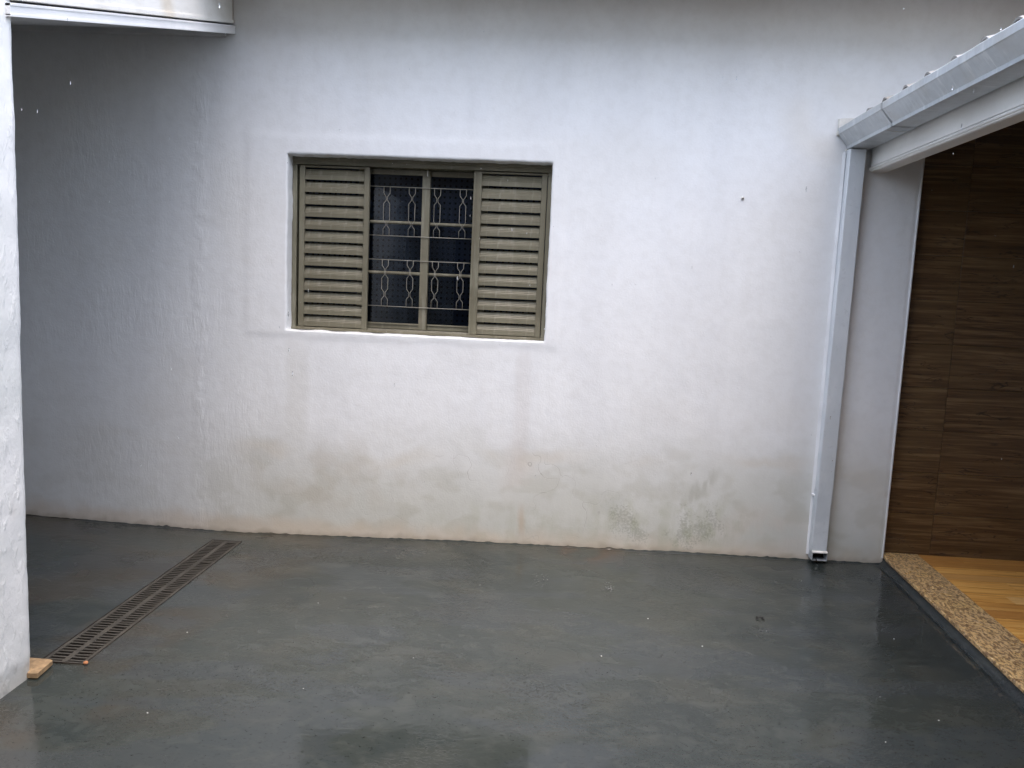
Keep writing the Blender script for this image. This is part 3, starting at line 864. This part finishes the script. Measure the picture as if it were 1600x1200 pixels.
# granite threshold with eased edges
th = link('granite_threshold', prism_me('granite_threshold', [(0, 0)] * 3, 'z', 0, 1), M['granite'])
def threshold_me():
    prof = [(1.904, ZP - 0.018), (1.9015, ZP - 0.015), (1.9015, ZP - 0.004), (1.904, ZP), (2.113, ZP), (2.1155, ZP - 0.002), (2.1155, ZP - 0.022), (1.906, ZP - 0.022)]
    ys = frange(-6, 0.043, 0.05); v = []; f = []; n = len(prof)
    for y in ys:
        for (x, z) in prof:
            wob = 0.0016 * mn.noise((y * 14, z * 40, 3)) if x < 2 else 0
            xx = gx(x, y) + wob
            if y > -0.012 and x < 2: xx = max(xx, 1.9125)
            v.append((xx, y, z))
    for j in range(len(ys) - 1):
        for i in range(n): f.append((j * n + i, j * n + (i + 1) % n, (j + 1) * n + (i + 1) % n, (j + 1) * n + i))
    f += [tuple(range(n))[::-1], tuple(range((len(ys) - 1) * n, len(ys) * n))]
    me = mesh('granite_threshold', v, f)
    bm = bmesh.new(); bm.from_mesh(me); bmesh.ops.recalc_face_normals(bm, faces=bm.faces); bm.to_mesh(me); bm.free()
    return me
th.data = threshold_me(); th.data.materials.append(M['granite'])
tag(th, 'brown speckled beige granite threshold along the wooden porch floor', 'threshold')
# painted riser and cove below the threshold
v = []; f = []
ys = frange(-6, 0.02, 0.04)
for y in ys:
    w = 0.004 * mn.noise((y * 6, 1, 1))
    for (x, z) in ((gx(1.850 + w * 2, y), 0.006), (gx(1.893 + w, y), 0.0195), (gx(1.908 + w, y), 0.030), (gx(1.9125, y), 0.0495)):
        v.append((x, y, z))
for j in range(len(ys) - 1):
    for i in range(3): f.append((4 * j + i, 4 * j + i + 1, 4 * j + 5 + i, 4 * j + 4 + i))
rs = link('floor_cove', mesh('floor_cove', v, f, True), M['floor']); tag(rs, kind='structure'); paint_floor(rs.data)

# wood-look tiled wall
tw = empty('wood_tile_wall', (2.6, 0.06, 0.07), 'porch wall clad in dark brown wood-look tiles', 'wall')
part('backing', box_me('backing', 1.912, 3.5, 0.056, 0.2, 0.0, 2.93), M['darkwood'], tw)
edges = [1.9115, 2.184, 3.384, 3.50]
tz = [0.066 + 0.2418 * i for i in range(13)]
tz[0] = ZP - 0.004
for c in range(3):
    for r in range(12):
        g_ = 0.0011
        o = part('wood_tile', box_me('wood_tile', edges[c] + (g_ if c else 0), edges[c + 1] - g_, 0.0462 + random.uniform(-.0007, .0007), 0.0562, tz[r] + g_, tz[r + 1] - g_, 0.0007), M['tile'], tw)
part('wall_bead', prism_me('wall_bead', [(WE - 0.002, -0.0035), (WE + 0.0035, -0.002), (WE + 0.0065, 0.003), (WE + 0.0065, 0.0457), (WE - 0.001, 0.044)], 'z', 0.05, 2.6), M['trim'], tw)
# porch far end and rear
pe = link('porch_end_wall', box_me('porch_end_wall', 3.4, 3.5, -6.0, 0.2, -0.2, 2.88), M['render']); tag(pe, kind='structure')

# porch roof
PS = 0.30
def pz(x): return 2.405 + PS * (x - 1.47)
pr_ = empty('porch_canopy', (3.5, -3, 2.4), 'porch canopy of pale barrel tiles sloping down to the zinc gutter', 'canopy')
part('roof_underside', prism_me('roof_underside', [(1.60, pz(1.60) - 0.08), (3.5, pz(3.5) - 0.08), (3.5, pz(3.5) - 0.045), (1.60, pz(1.60) - 0.045)], 'y', -6, 0.2), M['darkwood'], pr_)
def rtile_me():
    w = 0.213; L = 0.42; v = []; f = []
    prof = []
    for i in range(9):
        t = i / 8
        prof.append((-0.058 + 0.116 * t, 0.052 * math.sin(math.pi * t) ** 0.8))
    prof += [(0.085, -0.006), (0.125, -0.008), (0.150, 0.0), (0.157, 0.004)]
    for (th_, sgn) in ((0, 1), (0.009, -1)):
        for s in (0, L):
            for (yy, zz) in prof: v.append((s, -yy, zz - th_))
    n = len(prof)
    for i in range(n - 1):
        f += [(i, i + 1, n + i + 1, n + i), (2 * n + i, 3 * n + i, 3 * n + i + 1, 2 * n + i + 1), (i, 2 * n + i, 2 * n + i + 1, i + 1), (n + i, n + i + 1, 3 * n + i + 1, 3 * n + i)]
    f += [(0, n, 3 * n, 2 * n), (n - 1, 3 * n - 1, 4 * n - 1, 2 * n - 1)]
    me = mesh('roof_tile', v, f)
    bm = bmesh.new(); bm.from_mesh(me); bmesh.ops.recalc_face_normals(bm, faces=bm.faces)
    for q in bm.faces: q.smooth = False
    bm.to_mesh(me); bm.free()
    me.materials.append(M['rooftile'])
    return me
rt = rtile_me()
for r in range(3):
    for i in range(27):
        x = 1.508 + r * 0.36 + random.uniform(-.004, .004)
        yb = -0.644 + 0.058 - 0.213 * (i - 2.6)
        if yb > -0.16: continue
        o = part('roof_tile', rt, None, pr_)
        o.location = (x, yb + random.uniform(-.004, .004), pz(x) - 0.012 + r * 0.012 + random.uniform(-.002, .002))
        o.rotation_euler.y = -math.atan(PS) + 0.02

# gutter
gu = empty('rain_gutter', (1.52, -3, 2.29), 'galvanized zinc rain gutter along the porch roof edge', 'gutter')
def gutter_me(name, ya, yb, o=0.0):
    prof = [(1.462, 2.398), (1.4455, 2.405), (1.4435, 2.402), (1.4440, 2.3725), (1.4480, 2.3695), (1.4955, 2.3135), (1.4945, 2.3110), (1.4955, 2.2975), (1.602, 2.2955), (1.605, 2.36)]
    cx, cz = 1.54, 2.36
    prof = [(x + (o if x > cx else -o), z + (-o if z < cz else 0)) for x, z in prof]
    inner = [(x + 0.0015 * (1 if x < cx else -1), z + 0.0015) for x, z in prof][::-1]
    ys = frange(ya, yb, 0.0075); v = []; f = []; full = prof + inner; n = len(full)
    for y in ys:
        for i, (x, z) in enumerate(full):
            w = 0.0022 * mn.noise((y * 5, 1.0, z * 9)) + 0.0012 * mn.noise((y * 17, 3.0, z * 20))
            if yb - y < 0.02 and yb > -0.02: w = 0
            if 2.296 < z < 2.3125 and x < 1.497 and yb < -0.2: w += 0.0016 * mn.noise((y * 75, 4.0, 1.0))
            v.append((x + w * (1 if x < 1.5 else 0.2), y, z + (0.0018 * mn.noise((y * 6, 2, 2)) if z > 2.39 else w * 0.3)))
    for j in range(len(ys) - 1):
        for i in range(n): f.append((j * n + i, j * n + (i + 1) % n, (j + 1) * n + (i + 1) % n, (j + 1) * n + i))
    f += [(i, n - 2 - i + 1 - 0, n - 1 - i - 1, i + 1) for i in range(0)]
    return mesh(name, v, f)
part('gutter_section', gutter_me('gutter_section', -0.565, -0.006, 0.0025), M['zinc'], gu)
part('gutter_section', gutter_me('gutter_section', -6.0, -0.52), M['zinc'], gu)
part('end_plate', prism_me('end_plate', [(1.4475, 2.404), (1.447, 2.369), (1.500, 2.31), (1.501, 2.297), (1.600, 2.297), (1.600, 2.404)], 'y', -0.010, -0.0045), M['zinc'], gu)
# mortar dabs holding the gutter end
v_ = [(1.4405, -0.004, 2.405), (1.4395, -0.004, 2.452), (1.50, -0.004, 2.457), (1.575, -0.004, 2.452), (1.578, -0.004, 2.405)]
md = part('mortar_patch', prism_me('mortar_patch', [(p[0], p[2]) for p in v_], 'y', -0.016, 0.002), M['mortar'], gu)
part('mortar_patch', lump_me('mortar_patch', 0.011, 1.2, 5), M['mortar'], gu).location = (1.443, -0.005, 2.378)
part('mortar_patch', lump_me('mortar_patch', 0.009, 0.8, 8), M['mortar'], gu).location = (1.497, -0.006, 2.292)
part('mortar_patch', lump_me('mortar_patch', 0.012, 0.5, 9), M['mortar'], gu).location = (1.612, -0.10, 2.303)
part('hanger_wire', tube_me('hanger_wire', [(1.498, -0.50, 2.318), (1.505, -0.50, 2.292), (1.56, -0.50, 2.288), (1.614, -0.50, 2.291)], 0.0016), M['steel'], gu)

# beam under the roof edge
bmx = empty('porch_beam', (1.66, -3, 2.18), 'white beam with moulded lower edge beneath the zinc gutter', 'beam')
part('beam_board', prism_me('beam_board', [(1.624, 2.325), (1.624, 2.2085), (1.626, 2.2065), (1.70, 2.2065), (1.70, 2.325)], 'y', -6, -0.020), M['pvc'], bmx)
part('beam_core', box_me('beam_core', 1.632, 1.698, -5.99, -0.022, 2.190, 2.2075), M['pvc'], bmx)
part('beam_moulding', prism_me('beam_moulding', [(1.624, 2.2030), (1.6185, 2.2005), (1.6165, 2.195), (1.6195, 2.190), (1.6245, 2.1885), (1.626, 2.184), (1.633, 2.180), (1.705, 2.180), (1.705, 2.2030)], 'y', -6, -0.016), M['pvc'], bmx)

# downpipe
dp = empty('downpipe', (1.54, -0.03, 0.03), 'square galvanized downpipe against the white wall, ending above the floor', 'pipe')
def pipe_me(name, xa, xb, ya, yb, za, zb, o=0.0):
    v = []; f = []
    c = 0.004
    ring = [(xa + c - o, ya - o), (xb - c + o, ya - o), (xb + o, ya + c), (xb + o, yb), (xa - o, yb), (xa - o, ya + c)]
    ring_i = [(x + (0.0015 if x < (xa + xb) / 2 else -0.0015), y + 0.0015 if y < -0.02 else y) for x, y in ring]
    zs = frange(za, zb, 0.05)
    for z in zs:
        w = 0.0012 * mn.noise((2, 2, z * 5)); s = 0.0025 * (z - 1.1)
        for (x, y) in ring: v.append((x + w + s, y + w, z))
    n = 6
    for j in range(len(zs) - 1):
        for i in range(n): f.append((j * n + i, j * n + (i + 1) % n, (j + 1) * n + (i + 1) % n, (j + 1) * n + i))
    b = len(v)
    for z in (za, za + 0.06):
        for (x, y) in ring_i: v.append((x + 0.0025 * (za - 1.1), y, z))
    for i in range(n):
        f.append((i, b + i, b + (i + 1) % n, (i + 1) % n)); f.append((b + i, b + n + i, b + n + (i + 1) % n, b + (i + 1) % n))
    f.append(tuple(b + n + i for i in range(n)))
    return mesh(name, v, f)
part('pipe_section', pipe_me('pipe_section', 1.492, 1.578, -0.060, -0.003, 0.36, 2.290), M['pipe'], dp)
part('pipe_section', pipe_me('pipe_section', 1.492, 1.572, -0.060, -0.003, 0.082, 0.43, 0.0022), M['pipe'], dp)
# outlet shoe, open to the front
ox0, ox1, oz0, oz1 = 1.490, 1.572, 0.036, 0.080
sh = part('outlet_shoe', prism_me('outlet_shoe', [(ox0, oz0), (ox1, oz0), (ox1, oz1), (ox0, oz1)], 'y', -0.074, -0.004, caps=False), M['zinc'], dp)
so = sh.modifiers.new('thick', 'SOLIDIFY'); so.thickness = 0.002; so.offset = -1
part('shoe_back', box_me('shoe_back', ox0 + 0.003, ox1 - 0.003, -0.016, -0.010, oz0 + 0.003, oz1 - 0.003), M['rusty'], sh)  # dark plate standing in for the shade inside the open outlet
part('shoe_lip', prism_me('shoe_lip', [(-0.076, oz1 + 0.001), (-0.074, oz1 + 0.006), (-0.062, oz1 + 0.010), (-0.0605, oz1 + 0.001)], 'x', ox0 - 0.001, ox1 + 0.001), M['mortar'], sh)
part('sealant_bead', prism_me('sealant_bead', [(1.4915, -0.012), (1.486, -0.009), (1.478, -0.003), (1.478, 0.001), (1.4915, 0.001)], 'z', 0.05, 2.28), M['trim'], dp)
part('fixing_clip', box_me('fixing_clip', 1.478, 1.4895, -0.030, -0.003, 0.392, 0.404, 0.001), M['trim'], dp)
wt = link('water_trickle', tube_me('water_trickle', [(1.512, -0.060, 0.043), (1.513, -0.074, 0.0415), (1.514, -0.082, 0.034), (1.515, -0.084, 0.022), (1.515, -0.085, 0.013)], [0.004, 0.0045, 0.004, 0.0034, 0.006], 8), M['water'])
tag(wt, 'thin trickle of rainwater running out of the downpipe outlet', 'water')

# ------------------------------------------------------------------ covered carport behind the camera
cp = empty('carport', (0, -7.5, 0), None, None); cp['kind'] = 'structure'
part('carport_roof', prism_me('carport_roof', [(-4.2, 2.62), (-9.4, 5.0), (-9.4, 5.12), (-4.2, 2.74)], 'x', -1.88, 6.1), M['darkwood'], cp)
part('carport_sky_block_wall', box_me('carport_sky_block_wall', -5.0, 6.1, -9.6, -9.4, -0.2, 7.6), M['gloom'], cp)  # unseen back wall, raised to block low sky and darkened for pane reflections
for i in range(24):
    o = part('roof_tile', rt, None, cp)
    o.location = (-1.75 + 0.213 * i, -4.16, 2.745); o.rotation_euler = (0, -0.44, -math.pi / 2)

# ------------------------------------------------------------------ small things
# dead insect-like scrap
bug = [[(0, 0, .004), (.010, .004, .007), (.020, .002, .004)], [(.004, .001, .005), (-.004, .012, .003)], [(.004, .001, .005), (-.006, -.010, .002)],
       [(.016, .003, .005), (.026, .012, .003), (.030, .014, .001)], [(.016, .003, .005), (.026, -.007, .003), (.031, -.008, .001)]]
bo = link('dead_insect', tube_me('dead_insect', None, 0.0026, 5, bug), M['black']); bo.location = (0.985, -0.888, 0.0125)
tag(bo, 'tiny black dead insect lying on the wet floor', 'insect')
# wall plug
wp = empty('wall_plug', (0.966, 0, 2.02), 'small screw plug in the white wall right of the window', 'plug')
part('plug_ring', tube_me('plug_ring', [(0.966, 0.002, 2.02), (0.966, -0.007, 2.02)], 0.0085, 10), M['mortar'], wp)
part('screw', tube_me('screw', [(0.967, -0.004, 2.019), (0.967, -0.012, 2.018)], 0.0038, 8), M['iron'], wp)
# splashes where drops hit the floor
def splash(x, y, n, r, label):
    it = []
    z = floor_z(x)
    for i in range(n):
        a = random.uniform(0, 6.28); q = r * math.sqrt(random.random())
        it.append((x + q * math.cos(a), y + q * math.sin(a) * 0.7, z + 0.004 + random.random() ** 2 * 0.03, random.uniform(.0012, .0024), random.uniform(.0015, .004)))
    o = link('rain_splash', drops_me('rain_splash', it), M['water']); tag(o, label, 'splash')
splash(0.318, -0.63, 34, 0.035, 'bright splash of raindrops on the floor, larger of the two')
splash(-0.025, -0.545, 22, 0.04, 'faint splash of raindrops on the floor nearer the window')
# falling rain
it = []
for i in range(150):
    y = random.uniform(-3.5, -0.3); t = (y + 4.345)
    it.append((random.uniform(-0.72, 0.70) * t, y, 1.45 + random.uniform(-0.28, 0.40) * t, random.uniform(.0005, .0010), random.uniform(.0018, .0036)))
it = [q for q in it if -1.8 < q[0] < 1.4 and q[2] > 0.3]
rd = link('raindrops', drops_me('raindrops', it, 6), M['water']); tag(rd, 'fine raindrops falling through the courtyard air', 'rain', kind='stuff')
# pale grit on the floor
bm = bmesh.new()
for (x, y) in ((-1.0, -1.02), (-0.55, -1.5), (0.28, -1.35), (0.95, -1.05), (1.55, -1.0), (1.42, -1.7), (1.3, -1.5), (-1.5, -1.3), (0.5, -0.95), (-0.3, -0.7), (1.2, -1.85), (-0.9, -1.7), (0.72, -1.25), (-1.3, -1.95)):
    s = random.uniform(.0014, .0028)
    bmesh.ops.create_icosphere(bm, subdivisions=1, radius=s, matrix=Matrix.Translation((x + random.uniform(-.05, .05), y + random.uniform(-.05, .05), floor_z(x) + s * 0.6)) @ Matrix.Diagonal((1.3, 0.9, 0.7, 1)))
me = bpy.data.meshes.new('grit'); bm.to_mesh(me); bm.free()
tag(link('grit', me, M['fleck']), 'scattered pale specks of grit on the wet floor', 'grit', kind='stuff')
